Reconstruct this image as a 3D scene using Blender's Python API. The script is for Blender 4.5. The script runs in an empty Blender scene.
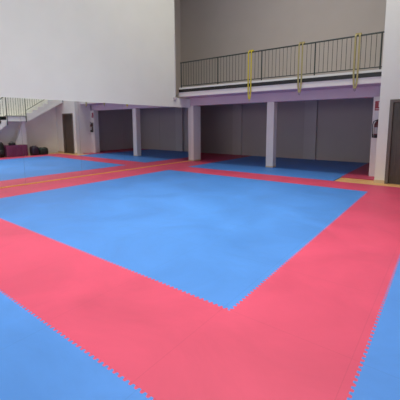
import bpy, bmesh, math, random
from mathutils import Vector, Matrix
from mathutils.geometry import tessellate_polygon
random.seed(4)
S = 1.53                       # metres per camera height: coordinates below are in camera heights
sc = bpy.context.scene
C = sc.collection

# ------------------------------------------------------------------ materials
def mat(name, col, rough=.5, metal=0, spec=.5, noise=0, nscale=8, bump=0, bscale=200):
    m = bpy.data.materials.new(name); m.use_nodes = True
    nt = m.node_tree; b = nt.nodes['Principled BSDF']
    b.inputs['Base Color'].default_value = (*col, 1)
    b.inputs['Roughness'].default_value = rough
    b.inputs['Metallic'].default_value = metal
    b.inputs['Specular IOR Level'].default_value = spec
    tc = nt.nodes.new('ShaderNodeTexCoord')
    if noise:
        n = nt.nodes.new('ShaderNodeTexNoise'); n.inputs['Scale'].default_value = nscale; n.inputs['Detail'].default_value = 4
        r = nt.nodes.new('ShaderNodeMapRange'); r.inputs['To Min'].default_value = 1 - noise; r.inputs['To Max'].default_value = 1 + noise
        x = nt.nodes.new('ShaderNodeMix'); x.data_type = 'RGBA'; x.blend_type = 'MULTIPLY'; x.inputs['Factor'].default_value = 1
        x.inputs[6].default_value = (*col, 1)
        nt.links.new(tc.outputs['Object'], n.inputs['Vector']); nt.links.new(n.outputs['Fac'], r.inputs['Value'])
        nt.links.new(r.outputs['Result'], x.inputs[7]); nt.links.new(x.outputs[2], b.inputs['Base Color'])
    if bump:
        n2 = nt.nodes.new('ShaderNodeTexNoise'); n2.inputs['Scale'].default_value = bscale
        bp = nt.nodes.new('ShaderNodeBump'); bp.inputs['Strength'].default_value = bump; bp.inputs['Distance'].default_value = .002
        nt.links.new(tc.outputs['Object'], n2.inputs['Vector']); nt.links.new(n2.outputs['Fac'], bp.inputs['Height'])
        nt.links.new(bp.outputs['Normal'], b.inputs['Normal'])
    return m

def foam(name, col, rough=.5, spec=.4):
    """EVA puzzle mat: grained foam, worn patches, faint joints on a 1 m grid"""
    m = bpy.data.materials.new(name); m.use_nodes = True
    nt = m.node_tree; N = nt.nodes; L = nt.links; b = N['Principled BSDF']
    b.inputs['Specular IOR Level'].default_value = spec
    tc = N.new('ShaderNodeTexCoord')
    n = N.new('ShaderNodeTexNoise'); n.inputs['Scale'].default_value = .9; n.inputs['Detail'].default_value = 6; n.inputs['Roughness'].default_value = .65
    n.inputs['Distortion'].default_value = .6
    L.new(tc.outputs['Object'], n.inputs['Vector'])
    r = N.new('ShaderNodeMapRange'); r.inputs['From Min'].default_value = .3; r.inputs['From Max'].default_value = .7
    r.inputs['To Min'].default_value = .88; r.inputs['To Max'].default_value = 1.12
    L.new(n.outputs['Fac'], r.inputs['Value'])
    # joints between the 1 m tiles
    sep = N.new('ShaderNodeSeparateXYZ'); L.new(tc.outputs['Object'], sep.inputs[0])
    outs = []
    for ax in 'XY':
        f = N.new('ShaderNodeMath'); f.operation = 'PINGPONG'; f.inputs[1].default_value = .5
        L.new(sep.outputs[ax], f.inputs[0])
        lt = N.new('ShaderNodeMath'); lt.operation = 'LESS_THAN'; lt.inputs[1].default_value = .003
        L.new(f.outputs[0], lt.inputs[0]); outs.append(lt)
    mx = N.new('ShaderNodeMath'); mx.operation = 'MAXIMUM'
    L.new(outs[0].outputs[0], mx.inputs[0]); L.new(outs[1].outputs[0], mx.inputs[1])
    k = N.new('ShaderNodeMath'); k.operation = 'MULTIPLY_ADD'; k.inputs[1].default_value = -.10; k.inputs[2].default_value = 1
    L.new(mx.outputs[0], k.inputs[0])
    t = N.new('ShaderNodeMath'); t.operation = 'MULTIPLY'
    L.new(k.outputs[0], t.inputs[0]); L.new(r.outputs['Result'], t.inputs[1])
    x = N.new('ShaderNodeMix'); x.data_type = 'RGBA'; x.blend_type = 'MULTIPLY'; x.inputs['Factor'].default_value = 1
    x.inputs[6].default_value = (*col, 1)
    L.new(t.outputs[0], x.inputs[7]); L.new(x.outputs[2], b.inputs['Base Color'])
    r2 = N.new('ShaderNodeMapRange'); r2.inputs['To Min'].default_value = rough - .08; r2.inputs['To Max'].default_value = rough + .08
    L.new(n.outputs['Fac'], r2.inputs['Value']); L.new(r2.outputs['Result'], b.inputs['Roughness'])
    g = N.new('ShaderNodeTexNoise'); g.inputs['Scale'].default_value = 260
    L.new(tc.outputs['Object'], g.inputs['Vector'])
    bp = N.new('ShaderNodeBump'); bp.inputs['Strength'].default_value = .35; bp.inputs['Distance'].default_value = .001
    L.new(g.outputs['Fac'], bp.inputs['Height']); L.new(bp.outputs['Normal'], b.inputs['Normal'])
    return m

def wood(name, c1, c2, sc_=(2, 14, 2), rough=.45):
    m = bpy.data.materials.new(name); m.use_nodes = True
    nt = m.node_tree; N = nt.nodes; L = nt.links; b = N['Principled BSDF']
    tc = N.new('ShaderNodeTexCoord'); mp = N.new('ShaderNodeMapping'); mp.inputs['Scale'].default_value = sc_
    n = N.new('ShaderNodeTexNoise'); n.inputs['Scale'].default_value = 3; n.inputs['Detail'].default_value = 5; n.inputs['Distortion'].default_value = .8
    cr = N.new('ShaderNodeValToRGB'); cr.color_ramp.elements[0].color = (*c1, 1); cr.color_ramp.elements[1].color = (*c2, 1)
    cr.color_ramp.elements[0].position = .35; cr.color_ramp.elements[1].position = .65
    L.new(tc.outputs['Object'], mp.inputs[0]); L.new(mp.outputs[0], n.inputs['Vector']); L.new(n.outputs['Fac'], cr.inputs[0])
    L.new(cr.outputs[0], b.inputs['Base Color']); b.inputs['Roughness'].default_value = rough
    return m

M = dict(
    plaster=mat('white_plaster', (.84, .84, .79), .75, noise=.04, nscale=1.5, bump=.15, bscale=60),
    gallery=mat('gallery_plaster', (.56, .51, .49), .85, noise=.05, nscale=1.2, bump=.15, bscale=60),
    ceil=mat('ceiling_paint', (.75, .75, .75), .85, noise=.03, nscale=1),
    lilac=mat('lilac_bounce_tint', (.64, .52, .60), .7, noise=.04, nscale=2),  # purple floor bounce put into the colour of beam and slab underside
    pilaster=mat('pilaster_plaster', (.62, .58, .56), .8, noise=.05, nscale=1.2),
    column=mat('column_paint', (.82, .78, .75), .6, noise=.04, nscale=3),
    blue=foam('blue_foam', (.058, .21, .60)),
    pink=foam('pinkish_red_foam', (.55, .060, .130)),
    mirror=mat('mirror_glass', (.90, .91, .91), .015, metal=1),
    mirror_edge=mat('mirror_edge', (.12, .14, .14), .3),
    trim=wood('yellow_wood_trim', (.70, .36, .09), (.86, .50, .14)),
    floor=wood('orange_parquet', (.62, .33, .12), (.80, .48, .20), (1.2, 9, 1)),
    door=wood('dark_door_wood', (.060, .045, .034), (.095, .072, .054), (14, 14, 1), .4),
    frame=mat('door_frame_paint', (.15, .125, .11), .5, noise=.06, nscale=6),
    skirt=mat('cream_skirting', (.70, .56, .36), .5, noise=.05, nscale=6),
    black=mat('black_paint', (.012, .012, .013), .4, noise=.1),
    rail=mat('dark_green_rail', (.035, .05, .042), .45, noise=.1),
    yellow=mat('yellow_webbing', (.62, .50, .05), .7, noise=.12, nscale=40, bump=.4, bscale=300),
    tan=mat('tan_webbing', (.42, .36, .16), .75, noise=.12, nscale=40, bump=.4, bscale=300),
    steel=mat('dull_steel', (.20, .16, .13), .4, metal=.8, noise=.1),
    extred=mat('extinguisher_enamel', (.10, .012, .016), .3, noise=.08),
    extlabel=mat('paper_label', (.42, .40, .40), .6, noise=.06, nscale=30),
    rubber=mat('black_rubber', (.010, .010, .012), .5, noise=.1),
    signred=mat('sign_red', (.36, .02, .045), .4, noise=.05),
    signwhite=mat('sign_white', (.75, .72, .72), .4, noise=.03),
    cloth=mat('purple_cloth', (.14, .028, .085), .85, noise=.18, nscale=14, bump=.5, bscale=120),
    bag=mat('black_nylon', (.010, .012, .012), .6, noise=.2, nscale=20, bump=.4, bscale=180),
    bagg=mat('dark_green_nylon', (.010, .022, .015), .6, noise=.2, nscale=20, bump=.4, bscale=180),
    bagp=mat('dark_purple_nylon', (.022, .012, .030), .6, noise=.2, nscale=20, bump=.4, bscale=180),
    plastic=mat('white_plastic', (.62, .58, .60), .4, noise=.03),
    table=mat('table_laminate', (.25, .22, .2), .5, noise=.05),
)

# ------------------------------------------------------------------ mesh helpers
def box(bm, a, b, mx=None, bev=0):
    """axis-aligned box between corners a and b (camera heights)"""
    a = Vector(a) * S; b = Vector(b) * S
    r = bmesh.ops.create_cube(bm, size=1)
    for v in r['verts']:
        v.co = Vector(((a[i] + b[i]) / 2 + v.co[i] * abs(b[i] - a[i])) for i in range(3))
        if mx: v.co = mx @ v.co
    if bev:
        es = list({e for v in r['verts'] for e in v.link_edges})
        bmesh.ops.bevel(bm, geom=es, offset=bev, segments=2, affect='EDGES', profile=.7)

def prism(bm, pts, axis, lo, hi):
    """2D polygon pts in the other two axes, extruded along axis from lo to hi"""
    i = 'XYZ'.index(axis); rest = [k for k in range(3) if k != i]
    def co(p, v):
        w = [0, 0, 0]; w[i] = v; w[rest[0]], w[rest[1]] = p; return Vector(w) * S
    A = [bm.verts.new(co(p, lo)) for p in pts]; B = [bm.verts.new(co(p, hi)) for p in pts]
    n = len(pts)
    f1 = bm.faces.new(A); f2 = bm.faces.new(B[::-1])
    for k in range(n): bm.faces.new((A[k], B[k], B[(k + 1) % n], A[(k + 1) % n]))
    bmesh.ops.triangulate(bm, faces=[f1, f2])
    bmesh.ops.recalc_face_normals(bm, faces=bm.faces[:])

def tube(bm, pts, r, n=10):
    """round bar through points (camera heights), r in metres"""
    P = [Vector(p) * S for p in pts]; rings = []
    for k, p in enumerate(P):
        d = (P[min(k + 1, len(P) - 1)] - P[max(k - 1, 0)]).normalized()
        u = d.orthogonal().normalized() if k == 0 else (u - d * u.dot(d)).normalized()
        w = d.cross(u)
        rings.append([bm.verts.new(p + (u * math.cos(2 * math.pi * j / n) + w * math.sin(2 * math.pi * j / n)) * r) for j in range(n)])
    for a, b in zip(rings, rings[1:]):
        for j in range(n): bm.faces.new((a[j], a[(j + 1) % n], b[(j + 1) % n], b[j]))
    bm.faces.new(rings[0][::-1]); bm.faces.new(rings[-1])

def lathe(bm, prof, cx, cy, n=24):
    """profile of (radius, z) in metres about a vertical axis at cx, cy (metres)"""
    rings = [[bm.verts.new((cx + r * math.cos(2 * math.pi * j / n), cy + r * math.sin(2 * math.pi * j / n), z)) for j in range(n)] for r, z in prof]
    for a, b in zip(rings, rings[1:]):
        for j in range(n): bm.faces.new((a[j], a[(j + 1) % n], b[(j + 1) % n], b[j]))
    bm.faces.new(rings[0][::-1]); bm.faces.new(rings[-1])

def obj(name, bm, material, parent=None, smooth=False, origin=None):
    """link the bmesh as ONE mesh object; its origin goes to the base centre"""
    bmesh.ops.recalc_face_normals(bm, faces=bm.faces[:])
    if smooth:
        for f in bm.faces: f.smooth = True
    if parent is not None: o0 = Vector(parent['_o'])
    elif origin is not None: o0 = Vector(origin)
    else:
        xs = [v.co for v in bm.verts]
        o0 = Vector(((min(v.x for v in xs) + max(v.x for v in xs)) / 2, (min(v.y for v in xs) + max(v.y for v in xs)) / 2, min(v.z for v in xs)))
    own = o0
    if parent is not None:
        xs = [v.co for v in bm.verts]
        own = Vector(((min(v.x for v in xs) + max(v.x for v in xs)) / 2, (min(v.y for v in xs) + max(v.y for v in xs)) / 2, min(v.z for v in xs)))
    bmesh.ops.translate(bm, vec=-own, verts=bm.verts[:])
    me = bpy.data.meshes.new(name); bm.to_mesh(me); bm.free()
    me.materials.append(material)
    o = bpy.data.objects.new(name, me); C.objects.link(o)
    o.location = own - o0 if parent is not None else own
    o['_o'] = list(own)
    if parent is not None: o.parent = parent
    return o

def thing(name, label, cat, loc, group=None):
    o = bpy.data.objects.new(name, None); C.objects.link(o)
    o.empty_display_size = .1
    o.location = Vector(loc) * S; o['_o'] = list(Vector(loc) * S)
    return tag(o, label, cat, group)

def tag(o, label, cat, group=None):
    o['label'] = label; o['category'] = cat
    if group: o['group'] = group
    return o

def struct(name, bm, m, parent=None, origin=None):
    o = obj(name, bm, m, parent, origin=origin)
    if parent is None: o['kind'] = 'structure'
    return o

def B(a, b, mx=None, bev=0):
    bm = bmesh.new(); box(bm, a, b, mx, bev); return bm

# ------------------------------------------------------------------ key dimensions (camera heights)
FZ = -.018                     # parquet under the mats; mat tops lie at z = 0
BX0, BX1, BY0, BY1 = .695, 4.66, 1.40, 5.235      # big blue square
RX1, RY0, RY1 = 5.31, .74, 5.87                   # outer edges of the pink border
GX0, GX1 = .70, 3.99                              # blue field under the gallery
P1 = 6.88                                         # front of the gallery columns
SL = 6.42                                         # front of the gallery slab
BW = 9.21                                         # wall at the back of the gallery
DW = 6.22                                         # wall with the door
DX = 4.585                                        # left end of that wall
RW = 5.86                                         # right wall
CE = 6.8                                         # ceiling
MT = 1.43                                         # top of the mirrors
MX, MS = -.09, .012                               # mirror line x = MX + MS*y
RECX = 5.0                                        # right end of the recess under the gallery
def mx_at(y): return MX + MS * y
LW = Matrix.Translation(Vector((MX, 0, 0)) * S) @ Matrix.Rotation(-math.atan(MS), 4, 'Z')   # frame of the mirrored wall

# ------------------------------------------------------------------ room shell
struct('floor', B((-2.45, -3.1, FZ - .06), (RW + .1, BW + .1, FZ)), M['floor'])
bm = bmesh.new(); box(bm, (-.12, -3.0, FZ), (0, P1 - .002, 1.66), LW)
box(bm, (-.12, -3.0, 1.66), (0, 6.29, CE), LW)
struct('wall_left', bm, M['plaster'])
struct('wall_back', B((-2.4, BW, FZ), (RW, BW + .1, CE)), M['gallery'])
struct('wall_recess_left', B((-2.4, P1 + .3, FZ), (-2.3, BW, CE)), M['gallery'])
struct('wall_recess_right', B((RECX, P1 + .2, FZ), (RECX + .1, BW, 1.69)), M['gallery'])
DXL, DXR, DH = 4.74, 5.42, 1.385                  # door frame, outside
bm = bmesh.new()
box(bm, (DX, DW, FZ), (DXL, DW + .09, CE)); box(bm, (DXR, DW, FZ), (RW, DW + .09, CE)); box(bm, (DXL, DW, DH), (DXR, DW + .09, CE))
struct('wall_door_side', bm, M['plaster'])
struct('wall_return', B((DX, DW + .09, FZ), (DX + .09, 6.82, CE)), M['column'])
bm = bmesh.new(); box(bm, (4.395, 6.82, FZ), (4.70, 7.0, 1.487)); box(bm, (4.70, 6.9, FZ), (RECX + .1, 7.0, 1.487))
struct('wall_pier_right', bm, M['column'])
struct('wall_right', B((RW, -3.0, FZ), (RW + .1, DW, CE)), M['plaster'])
struct('wall_front', B((-.2, -3.1, FZ), (RW + .1, -3.0, CE)), M['plaster'])
struct('ceiling', B((-2.4, -3.1, CE), (RW + .1, BW + .1, CE + .1)), M['ceil'])
for k, (a, b) in enumerate(((-.055, .265), (2.30, 2.635))):
    struct(f'trim_{k + 5}', B((a, BW - .09, FZ), (b, BW, 1.69)), M['pilaster'])
# gallery: beam on the columns, slab with overhang, kerb on the slab edge
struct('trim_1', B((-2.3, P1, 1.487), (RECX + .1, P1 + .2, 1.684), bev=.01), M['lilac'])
struct('ceiling_overhang', B((-.02, SL + .01, 1.684), (DX, P1 + .2, 1.69)), M['lilac'])  # thin layer under the slab, carries the lilac bounce tint
bm = bmesh.new(); box(bm, (-.02, SL, 1.69), (DX, P1, 1.80), bev=.008); box(bm, (-2.3, P1, 1.69), (RW, BW, 1.80))
struct('ceiling_gallery', bm, M['column'])
struct('trim_2', B((-.01, SL - .012, 1.80), (DX, SL + .03, 1.872)), M['black'])
struct('trim_3', B((-.005, SL, 1.872), (DX, SL + .07, 1.915), bev=.006), M['plaster'])
# wooden strip along the foot of the mirrors
struct('trim_4', B((0, 1.2, FZ), (.014, P1 - .004, .017), LW, .003), M['trim'])
# skirting
bm = bmesh.new(); box(bm, (DX - .006, DW - .01, FZ), (DXL, DW, .035)); box(bm, (DXR, DW - .01, FZ), (RW, DW, .035))
struct('baseboard_door_side', bm, M['skirt'])
# door with frame
d = struct('door_1', B((DXL + .05, DW + .035, FZ + .003), (DXR - .05, DW + .06, DH - .045), bev=.003), M['door'])
bm = bmesh.new()
box(bm, (DXL, DW - .015, FZ), (DXL + .05, DW + .09, DH), bev=.004); box(bm, (DXR - .05, DW - .015, FZ), (DXR, DW + .09, DH), bev=.004)
box(bm, (DXL + .05, DW - .015, DH - .045), (DXR - .05, DW + .09, DH), bev=.004)
obj('door_frame', bm, M['frame'], d)

# ------------------------------------------------------------------ mats
PITCH = .05 / S; TA = .0105 / S
def toothed(p, q):
    """jigsaw edge from p to q (q left out), the same teeth whichever way it is walked"""
    a, b = (p, q) if p <= q else (q, p)
    a, b = Vector(a), Vector(b); d = b - a; n = Vector((-d.y, d.x)).normalized() * TA
    k = max(2, round(d.length / PITCH)); pts = [a]
    for i in range(k):
        for t, s in ((.06, 1), (.44, 1), (.56, -1), (.94, -1)):
            pts.append(a + d * ((i + t) / k) + n * s)
    pts.append(b)
    if (p, q) != ((a.x, a.y), (b.x, b.y)) and p > q: pts = pts[::-1]
    return [(v.x, v.y) for v in pts[:-1]]
def loop(*pts):
    """points (x, y, toothed edge to the next)"""
    out = []
    for k, (x, y, t) in enumerate(pts):
        x2, y2, _ = pts[(k + 1) % len(pts)]
        out += toothed((x, y), (x2, y2)) if t else [(x, y)]
    return out
def mat_mesh(loops, z0=FZ + .0007, z1=0):
    bm = bmesh.new()
    V2 = [[Vector((x, y, 0)) for x, y in l] for l in loops]
    tris = tessellate_polygon(V2); flat = [p for l in loops for p in l]
    top = [bm.verts.new((x * S, y * S, z1 * S)) for x, y in flat]
    bot = [bm.verts.new((x * S, y * S, z0 * S)) for x, y in flat]
    for t in tris:
        if len(set(t)) == 3:
            try: bm.faces.new([top[i] for i in t]); bm.faces.new([bot[i] for i in t][::-1])
            except ValueError: pass
    o = 0
    for l in loops:
        n = len(l)
        for k in range(n):
            i, j = o + k, o + (k + 1) % n
            bm.faces.new((top[i], top[j], bot[j], bot[i]))
        o += n
    return bm
def rect_hole(x0, y0, x1, y1): return [(x0, y0), (x0, y1), (x1, y1), (x1, y0)]
blue_sq = loop((BX0, BY0, 1), (BX1, BY0, 1), (BX1, BY1, 1), (BX0, BY1, 1))
tag(obj('puzzle_mat', mat_mesh([blue_sq]), M['blue'], origin=(BX0 * S, BY0 * S, 0)),
    'large bright blue square of puzzle mats in the middle of the hall floor', 'mat')
TR = .018                       # mats stop at the wooden strip
ring = loop((mx_at(RY0) + TR, RY0, 1), (RX1, RY0, 1), (RX1, 3.9, 0), (5.2035, 3.9, 0), (5.2035, RY1, 0), (GX1, RY1, 1), (GX0, RY1, 0), (mx_at(RY1) + TR, RY1, 0))
tag(obj('puzzle_mat', mat_mesh([ring, blue_sq[::-1]]), M['pink'], origin=(BX0 * S, BY0 * S, 0)),
    'pinkish red puzzle mat border framing the large blue square', 'mat')
outer = loop((mx_at(-3) + .02, -2.98, 0), (RW - .01, -2.98, 0), (RW - .01, 3.9, 0), (RX1, 3.9, 1), (RX1, RY0, 1), (mx_at(RY0) + TR, RY0, 0))
outer_o = (RX1 * S, RY0 * S, 0)
tag(obj('puzzle_mat', mat_mesh([outer]), M['blue'], origin=outer_o),
    'blue puzzle mat outside the pink border, along its near side and right side', 'mat')
C2 = (2.222, P1, 2.395, P1 + .17); C1 = (-.10, P1, .085, P1 + .32)
gb = loop((GX0, RY1, 1), (GX1, RY1, 0), (GX1, 6.44, 1), (GX1, BW - .1, 0), (GX0, BW - .1, 1))
e = .004
tag(obj('puzzle_mat', mat_mesh([gb, rect_hole(C2[0] - e, C2[1] - e, C2[2] + e, C2[3] + e)]), M['blue'], origin=(GX0 * S, RY1 * S, 0)),
    'shaded blue puzzle mat under the gallery around the free-standing column', 'mat')
gl = loop((mx_at(RY1) + TR, RY1, 0), (GX0, RY1, 1), (GX0, BW - .1, 0), (-2.28, BW - .1, 0), (-2.28, P1 + .34, 0), (C1[2] + e, P1 + .34, 0), (C1[2] + e, P1 - e, 0), (mx_at(P1) + TR, P1 - e, 0))
tag(obj('puzzle_mat', mat_mesh([gl]), M['pink'], origin=(GX0 * S, RY1 * S, 0)),
    'dark red puzzle mat strip beside the column at the end of the mirrors', 'mat')
gr = loop((GX1, 6.44, 0), (DX - .01, 6.44, 0), (DX - .01, 6.815, 0), (4.385, 6.815, 0), (4.385, 7.01, 0), (RECX - .01, 7.01, 0), (RECX - .01, BW - .1, 0), (GX1, BW - .1, 1))
tag(obj('puzzle_mat', mat_mesh([gr]), M['pink'], origin=(GX1 * S, 6.44 * S, 0)),
    'red puzzle mat at the foot of the pier with the fire extinguisher', 'mat')

# ------------------------------------------------------------------ columns
def column(c, label):
    t = thing('column', label, 'column', ((c[0] + c[2]) / 2, (c[1] + c[3]) / 2, FZ), )
    obj('shaft', B((c[0], c[1], FZ), (c[2], c[3], 1.486), bev=.006), M['column'], t)
    bm = bmesh.new(); k = .0035
    box(bm, (c[0] - k, c[1] - k, FZ), (c[2] + k, c[1], .03)); box(bm, (c[2], c[1] - k, FZ), (c[2] + k, c[3], .03))
    obj('skirting', bm, M['skirt'], t)
column(C2, 'free-standing white column on the blue mat under the gallery')
column(C1, 'white column at the far end of the mirrored wall')

# ------------------------------------------------------------------ mirrors
seams = [1.40, 2.50, 3.555, 4.60, 5.69, P1 - .004]
names = ['mirror panel on the left wall, nearest of those reflecting the stairs', 'mirror panel reflecting the staircase flight, the bags and the dark door',
         'mirror panel reflecting the fire extinguisher and the pier', 'mirror panel reflecting the free-standing column',
         'last mirror panel, touching the white column at the end of the wall']
for (a, b), lab in zip(zip(seams, seams[1:]), names):
    t = tag(obj('mirror_panel', B((.0008, a + .0012, .018), (.0040, b - .0012, MT), LW), M['mirror']), lab, 'mirror', 'mirror panels along the left wall')
    obj('backing', B((0, a, .018), (.0008, b, MT), LW), M['mirror_edge'], t)

# ------------------------------------------------------------------ gallery railing
t = thing('railing', 'dark metal railing on the gallery edge above the white slab', 'railing', (2.2, SL + .035, 1.915))
ry = SL + .035; rb = []
def bar(a, b, r, name, par, m=M['rail']):
    bm = bmesh.new(); tube(bm, [a, b], r, 8); return obj(name, bm, m, par, smooth=False)
bar((.02, ry, 1.96), (DX - .01, ry, 1.96), .014, 'bottom_rail', t)
bar((.02, ry, 2.53), (DX - .01, ry, 2.53), .022, 'handrail', t)
for k in range(5): bar((.04 + 1.12 * k, ry, 1.915), (.04 + 1.12 * k, ry, 2.53), .020, 'post', t)
for k in range(56):
    x = .04 + .08 * (k + 1)
    if x < DX - .03 and abs((x - .04) / 1.12 - round((x - .04) / 1.12)) > .02: bar((x, ry, 1.96), (x, ry, 2.52), .007, 'baluster', t)

# ------------------------------------------------------------------ straps hanging over the gallery edge
def strap(x, zlow, m, label, hookm):
    y = SL - .03
    t = thing('hanging_strap', label, 'strap', (x, y, zlow), 'straps hanging over the gallery edge')
    w = .015
    for s in (-1, 1):
        bm = bmesh.new()
        P = [(x + s * .034, ry - .022, 2.56), (x + s * .034, y, 2.52), (x + s * .034, y, 1.95), (x + s * .028, y, zlow + .17), (x + s * .014, y, zlow + .06)]
        prev = None
        for p in P:
            cur = [bm.verts.new(Vector((p[0] + dx, p[1] + dy, p[2])) * S) for dx, dy in ((-w, -.002), (w, -.002), (w, .002), (-w, .002))]
            if prev:
                for j in range(4): bm.faces.new((prev[j], prev[(j + 1) % 4], cur[(j + 1) % 4], cur[j]))
            else: bm.faces.new(cur[::-1])
            prev = cur
        bm.faces.new(prev)
        obj('webbing', bm, m, t)
    bm = bmesh.new(); box(bm, (x - .048, ry - .03, 2.545), (x + .048, ry + .03, 2.575), bev=.006); obj('loop', bm, m, t)
    bm = bmesh.new(); box(bm, (x - .026, y - .010, zlow + .045), (x + .026, y + .010, zlow + .085), bev=.008); obj('knot', bm, m, t)
    bm = bmesh.new(); tube(bm, [(x + .013 * math.cos(a), y, zlow + .026 + .026 * math.sin(a)) for a in [k * math.pi / 6 for k in range(13)]], .006, 8)
    obj('hook', bm, hookm, t, smooth=True)
strap(2.03, 1.49, M['yellow'], 'bright yellow strap hanging over the gallery edge left of the free-standing column', M['yellow'])
strap(3.14, 1.56, M['tan'], 'dull tan strap over the gallery edge, first right of the free-standing column', M['steel'])
strap(4.15, 1.57, M['tan'], 'dull tan strap over the gallery edge, nearest the door wall', M['steel'])

# ------------------------------------------------------------------ junction box on the left wall
t = thing('junction_box', 'small white junction box and pipe on the upper left wall at the gallery edge', 'junction box', (mx_at(6.25), 6.25, 1.60))
obj('housing', B((.0, 6.20, 1.60), (.05, 6.30, 1.665), LW, .006), M['plastic'], t)
obj('cover', B((.05, 6.207, 1.606), (.056, 6.293, 1.659), LW, .002), M['plastic'], t)
bm = bmesh.new(); tube(bm, [(mx_at(6.28) + .014, 6.275, 1.665), (mx_at(6.28) + .014, 6.275, 3.2)], .014, 10)
obj('conduit', bm, M['plastic'], t)

# ------------------------------------------------------------------ fire extinguisher and its sign
ex, ey, ez = 4.485, 6.82 - .055, .735
t = thing('fire_extinguisher', 'dark fire extinguisher hung on the pier left of the door', 'fire extinguisher', (ex, ey, ez))
r = .066
bm = bmesh.new(); lathe(bm, [(r * .8, ez * S), (r, ez * S + .02), (r, ez * S + .36), (r * .93, ez * S + .395), (r * .7, ez * S + .425), (r * .38, ez * S + .44), (.022, ez * S + .445)], ex * S, ey * S)
o = obj('cylinder', bm, M['extred'], t, smooth=True)
bm = bmesh.new()
n = 16
for z0, z1 in ((.11, .29),):
    A = [[bm.verts.new((ex * S + (r + .0015) * math.cos(a), ey * S + (r + .0015) * math.sin(a), ez * S + z)) for a in [math.pi * 1.08 + math.pi * .84 * k / n for k in range(n + 1)]] for z in (z0, z1)]
    for k in range(n): bm.faces.new((A[0][k], A[0][k + 1], A[1][k + 1], A[1][k]))
obj('paper_label', bm, M['extlabel'], o, smooth=True)
bm = bmesh.new(); lathe(bm, [(r + .002, ez * S - .004), (r + .004, ez * S + .0), (r + .004, ez * S + .075), (r + .001, ez * S + .08)], ex * S, ey * S)
obj('base_ring', bm, M['rubber'], t, smooth=True)
bm = bmesh.new(); lathe(bm, [(.024, ez * S + .443), (.024, ez * S + .485), (.016, ez * S + .50)], ex * S, ey * S, 14)
v = obj('valve', bm, M['rubber'], t, smooth=True)
bm = bmesh.new(); tube(bm, [(ex, ey, ez + .325), (ex + .035, ey - .01, ez + .335), (ex + .07, ey - .015, ez + .37)], .009, 8)
tube(bm, [(ex, ey, ez + .315), (ex + .04, ey - .01, ez + .312), (ex + .066, ey - .015, ez + .33)], .008, 8)
obj('handle', bm, M['rubber'], v)
bm = bmesh.new(); tube(bm, [(ex, ey - .01, ez + .31), (ex - .03, ey - .02, ez + .315), (ex - .056, ey - .02, ez + .29), (ex - .066, ey - .02, ez + .24), (ex - .064, ey - .02, ez + .14), (ex - .058, ey - .025, ez + .06)], .011, 10)
obj('hose', bm, M['rubber'], t, smooth=True)
bm = bmesh.new(); tube(bm, [(ex - .058, ey - .025, ez + .07), (ex - .054, ey - .027, ez + .0)], .017, 10)
obj('nozzle', bm, M['rubber'], t, smooth=True)
obj('wall_bracket', B((ex - .02, 6.80, ez + .22), (ex + .02, 6.8202, ez + .33), bev=.004), M['steel'], t)
sx0, sx1, sz0, sz1 = 4.425, 4.525, 1.235, 1.405
t = thing('fire_extinguisher_sign', 'red and white fire extinguisher sign above the extinguisher on the pier', 'sign', ((sx0 + sx1) / 2, 6.818, sz0))
obj('plate', B((sx0, 6.813, sz0), (sx1, 6.8201, sz1), bev=.002), M['signred'], t)
bm = bmesh.new(); yy = 6.8125
box(bm, (sx0 + .060, yy - .001, sz0 + .06), (sx0 + .085, yy + .001, sz0 + .135))      # extinguisher pictogram
box(bm, (sx0 + .066, yy - .001, sz0 + .135), (sx0 + .079, yy + .001, sz0 + .15))
box(bm, (sx0 + .052, yy - .001, sz0 + .145), (sx0 + .090, yy + .001, sz0 + .155))
box(bm, (sx0 + .010, yy - .001, sz0 + .022), (sx0 + .090, yy + .001, sz0 + .034))
obj('pictogram', bm, M['signwhite'], t)

# ------------------------------------------------------------------ staircase along the right wall
X0, X1 = 5.30, RW - .002
t = thing('staircase', 'white concrete staircase with dark railing along the right wall, in the mirror', 'staircase', (X0, 4.6, FZ))
ST = (5.34, X1)
obj('landing', B((X0, 4.34, 1.11), (X1, 4.95, 1.268)), M['plaster'], t)
pts = [(4.95, 1.268)]
for k in range(7): pts += [(4.95 + .18 * k, 1.378 + .11 * k), (4.95 + .18 * (k + 1), 1.378 + .11 * k)]
pts = [(min(y, DW - .003), z) for y, z in pts]
pts += [(DW - .003, 1.785), (4.95, 1.095)]
bm = bmesh.new(); prism(bm, pts, 'X', X0, X1); obj('upper_flight', bm, M['plaster'], t)
pts = [(4.34, 1.268)]; ys, zs = 4.34, 1.268
for k in range(10):
    pts += [(ys - .152 * k, 1.268 - .1168 * (k + 1)), (ys - .152 * (k + 1), 1.268 - .1168 * (k + 1))]
pts += [(ys - .152 * 10, .001), (ys - .152 * 8.6, .001), (4.34, 1.0)]
bm = bmesh.new(); prism(bm, pts, 'X', ST[0], X1); obj('lower_flight', bm, M['plaster'], t)
bm = bmesh.new(); prism(bm, [(4.52, FZ), (4.985, FZ), (4.95, 1.112), (4.885, 1.112)], 'X', X0 + .20, X0 + .31)
obj('pier', bm, M['plaster'], t)
rx = X0 - .012
for y, z0 in ((4.345, .99), (4.915, 1.09)): bar((rx, y, z0), (rx, y, 1.93), .020, 'post', t)
bar((rx, 6.19, 1.80), (rx, 6.19, 2.66), .020, 'post', t)
bar((rx, 4.345, 1.278), (rx, 4.915, 1.278), .013, 'bottom_rail', t); bar((rx, 4.345, 1.90), (rx, 4.915, 1.90), .020, 'handrail', t)
for k in range(7):
    y = 4.345 + .0713 * (k + 1); bar((rx, y, 1.278), (rx, y, 1.90), .008, 'baluster', t)
f = lambda y: 1.45 + .611 * (y - 4.915)
bar((rx, 4.915, f(4.915)), (rx, 6.19, f(6.19)), .013, 'bottom_rail', t); bar((rx, 4.915, f(4.915) + .5), (rx, 6.19, f(6.19) + .5), .020, 'handrail', t)
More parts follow.
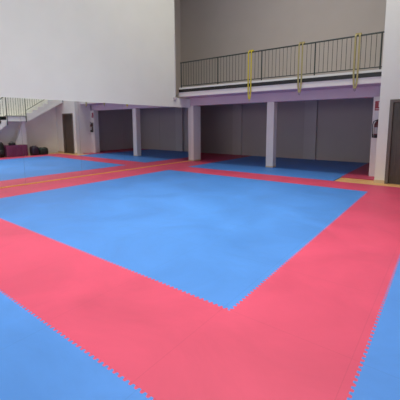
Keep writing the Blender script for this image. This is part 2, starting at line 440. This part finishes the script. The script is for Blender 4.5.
for k in range(16):
    y = 4.915 + .075 * (k + 1); bar((rx, y, f(y)), (rx, y, f(y) + .5), .008, 'baluster', t)
g = lambda y: 1.278 - .768 * (4.345 - y)
rl = 5.34
bar((rl, 4.345, g(4.345) + .02), (rl, 3.0, g(3.0) + .02), .013, 'bottom_rail', t); bar((rl, 4.345, g(4.345) + .60), (rl, 3.0, g(3.0) + .60), .020, 'handrail', t)
bar((rl, 3.0, g(3.0) - .12), (rl, 3.0, g(3.0) + .6), .020, 'post', t)
for k in range(17):
    y = 4.345 - .075 * (k + 1); bar((rl, y, g(y) + .02), (rl, y, g(y) + .6), .008, 'baluster', t)

# ------------------------------------------------------------------ table, cloth and bags under the stairs
tx0, tx1, ty0, ty1, tz = 5.205, 5.48, 4.24, 4.86, .36
t = thing('table', 'low table hidden by a purple cloth under the stair landing, in the mirror', 'table', ((tx0 + tx1) / 2, (ty0 + ty1) / 2, FZ))
obj('tabletop', B((tx0 + .005, ty0 + .01, tz - .03), (tx1 - .005, ty1 - .01, tz - .006)), M['table'], t)
for x in (tx0 + .02, tx1 - .04):
    for y in (4.27, 4.81): obj('leg', B((x, y, FZ), (x + .02, y + .02, tz - .03)), M['table'], t)
def draped(x0, y0, x1, y1, zt, zb, amp=.012, n=90):
    bm = bmesh.new(); per = 2 * (x1 - x0 + y1 - y0); rings = []
    def at(s):
        s %= per; w, h = x1 - x0, y1 - y0
        if s < w: return Vector((x0 + s, y0, 0)), Vector((0, -1, 0))
        s -= w
        if s < h: return Vector((x1, y0 + s, 0)), Vector((1, 0, 0))
        s -= h
        if s < w: return Vector((x1 - s, y1, 0)), Vector((0, 1, 0))
        s -= w; return Vector((x0, y1 - s, 0)), Vector((-1, 0, 0))
    for z, a in ((zt, 0), (zt - .006, .3), (zt - .08, .6), ((zt + zb) / 2, .8), (zb, 1)):
        ring_ = []
        for k in range(n):
            p, nn = at(per * k / n)
            q = p + nn * (.006 + a * amp * (.6 + .6 * math.sin(k * 1.45) + .4 * math.sin(k * .61 + 1)))
            q.z = z; ring_.append(bm.verts.new(q * S))
        rings.append(ring_)
    for a, b in zip(rings, rings[1:]):
        for k in range(n): bm.faces.new((a[k], a[(k + 1) % n], b[(k + 1) % n], b[k]))
    bmesh.ops.triangulate(bm, faces=[bm.faces.new(rings[0])])
    return bm
tag(obj('tablecloth', draped(tx0, ty0 + .005, tx1, ty1 - .005, tz, .012), M['cloth'], smooth=True),
    'dark purple cloth draped over the low table under the stairs, in the mirror', 'tablecloth')

def soft(bm, a, b, bulge=.06, seed=0):
    """soft bag body: subdivided box with rounded, slumped sides"""
    a = Vector(a); b = Vector(b); rr = random.Random(seed)
    r_ = bmesh.ops.create_cube(bm, size=2)
    bmesh.ops.subdivide_edges(bm, edges=list({e for v in r_['verts'] for e in v.link_edges}), cuts=5, use_grid_fill=True)
    c = (a + b) / 2; h = (b - a) / 2
    ph = [rr.uniform(0, 6) for _ in range(3)]
    for v in bm.verts:
        p = v.co; l = (abs(p.x) ** 4 + abs(p.y) ** 4 + abs(p.z) ** 4) ** .25
        q = Vector(p / l)
        w = 1 + bulge * math.sin(3 * p.y + ph[0]) * math.cos(2.3 * p.x + ph[1]) 
        if q.z < -.75: q.z = -1
        v.co = Vector((c.x + q.x * h.x * w, c.y + q.y * h.y * w, c.z + q.z * h.z * (w if q.z > 0 else 1))) * S
# small bag lying on the table
t = thing('bag', 'small black bag on the purple tablecloth, in the mirror', 'bag', (5.30, 4.42, tz))
bm = bmesh.new(); soft(bm, (5.23, 4.33, tz + .002), (5.38, 4.52, tz + .085), .1, 1); obj('body', bm, M['bag'], t, smooth=True)
bm = bmesh.new(); tube(bm, [(5.30, 4.36, tz + .075), (5.30, 4.38, tz + .11), (5.30, 4.44, tz + .125), (5.30, 4.48, tz + .075)], .008, 8); obj('handle', bm, M['bag'], t, smooth=True)
# tall backpack left of the table
t = thing('backpack', 'black backpack on the floor left of the purple table, in the mirror', 'backpack', (5.2, 4.08, FZ))
bm = bmesh.new(); soft(bm, (5.25, 3.95, 0), (5.47, 4.2, .47), .05, 2); obj('body', bm, M['bag'], t, smooth=True)
bm = bmesh.new(); soft(bm, (5.205, 3.99, .05), (5.27, 4.16, .24), .05, 3); obj('front_pocket', bm, M['bag'], t, smooth=True)
bm = bmesh.new(); tube(bm, [(5.36, 4.04, .455), (5.36, 4.05, .49), (5.36, 4.09, .49), (5.36, 4.10, .455)], .008, 8); obj('handle', bm, M['bag'], t, smooth=True)
# two sports bags right of the pier
t = thing('sports_bag', 'dark purple sports bag on the floor against the white stair pier, in the mirror', 'bag', (5.3, 5.14, FZ), 'sports bags under the stairs')
bm = bmesh.new(); soft(bm, (5.205, 5.0, FZ), (5.46, 5.235, .30), .05, 4); obj('body', bm, M['bagp'], t, smooth=True)
for y in (5.07, 5.16):
    bm = bmesh.new(); tube(bm, [(5.218, y, .02), (5.211, y, .14), (5.218, y, .25), (5.27, y, .305), (5.36, y, .305)], .009, 8); obj('strap', bm, M['bag'], t, smooth=True)
t = thing('sports_bag', 'long black sports bag on the floor nearest the dark door, in the mirror', 'bag', (5.3, 5.4, FZ), 'sports bags under the stairs')
bm = bmesh.new(); soft(bm, (5.206, 5.245, FZ), (5.47, 5.56, .235), .06, 5); obj('body', bm, M['bagg'], t, smooth=True)
for y in (5.33, 5.46):
    bm = bmesh.new(); tube(bm, [(5.215, y, .01), (5.211, y, .10), (5.215, y, .2), (5.28, y, .24), (5.36, y, .24)], .009, 8); obj('strap', bm, M['bag'], t, smooth=True)

# ------------------------------------------------------------------ lights
def area(name, loc, sx, sy, power, spread, col=(1, .97, .82), rot=(0, 0, 0)):
    l = bpy.data.lights.new(name, 'AREA'); l.shape = 'RECTANGLE'; l.size = sx; l.size_y = sy; l.energy = power; l.color = col; l.spread = spread
    o = bpy.data.objects.new(name, l); C.objects.link(o); o.location = Vector(loc) * S; o.rotation_euler = rot
    return o
LAMPS = ((2.4, .9, 76, 85), (4.0, .9, 72, 85), (2.4, 2.9, 62, 66), (4.0, 2.9, 66, 66), (2.7, 5.1, 140, 170), (4.2, 5.1, 160, 170))
for x, y, p, a in LAMPS:
    area('ceiling_lamp_light', (x, y, CE - .05), 1.5, .5, p, math.radians(a))
area('added_front_fill', (3.0, -2.9, 1.9), 5.5, 1.6, 125, math.pi, (1, .98, .94), (math.radians(90), 0, 0))  # added fill with no window behind it, brightens columns and walls
w = bpy.data.worlds.new('world'); sc.world = w; w.use_nodes = True
w.node_tree.nodes['Background'].inputs[0].default_value = (.9, .9, 1, 1); w.node_tree.nodes['Background'].inputs[1].default_value = .01

# ------------------------------------------------------------------ camera
yaw, pit, rol = .6487558, .1339094, -.00434903
f_ = Vector((-math.sin(yaw) * math.cos(pit), math.cos(yaw) * math.cos(pit), -math.sin(pit)))
r_ = Vector((math.cos(yaw), math.sin(yaw), 0)); u_ = r_.cross(f_)
r2 = r_ * math.cos(rol) + u_ * math.sin(rol); u2 = -r_ * math.sin(rol) + u_ * math.cos(rol)
cam = bpy.data.cameras.new('camera'); co = bpy.data.objects.new('camera', cam); C.objects.link(co)
co.matrix_world = Matrix(((r2.x, u2.x, -f_.x, 5.51943 * S), (r2.y, u2.y, -f_.y, 0), (r2.z, u2.z, -f_.z, S), (0, 0, 0, 1)))
cam.sensor_width = 36; cam.lens = 36 * 323.771 / 400; cam.shift_y = -(200 - 167.63) / 400
cam.clip_start = .05
sc.camera = co
for o in C.objects:
    if '_o' in o: del o['_o']
vs = sc.view_settings
vs.view_transform = 'Standard'; vs.look = 'None'; vs.gamma = 1; vs.use_curve_mapping = False; vs.exposure = 0
sc.cycles.max_bounces = 10; sc.cycles.diffuse_bounces = 6; sc.cycles.glossy_bounces = 6
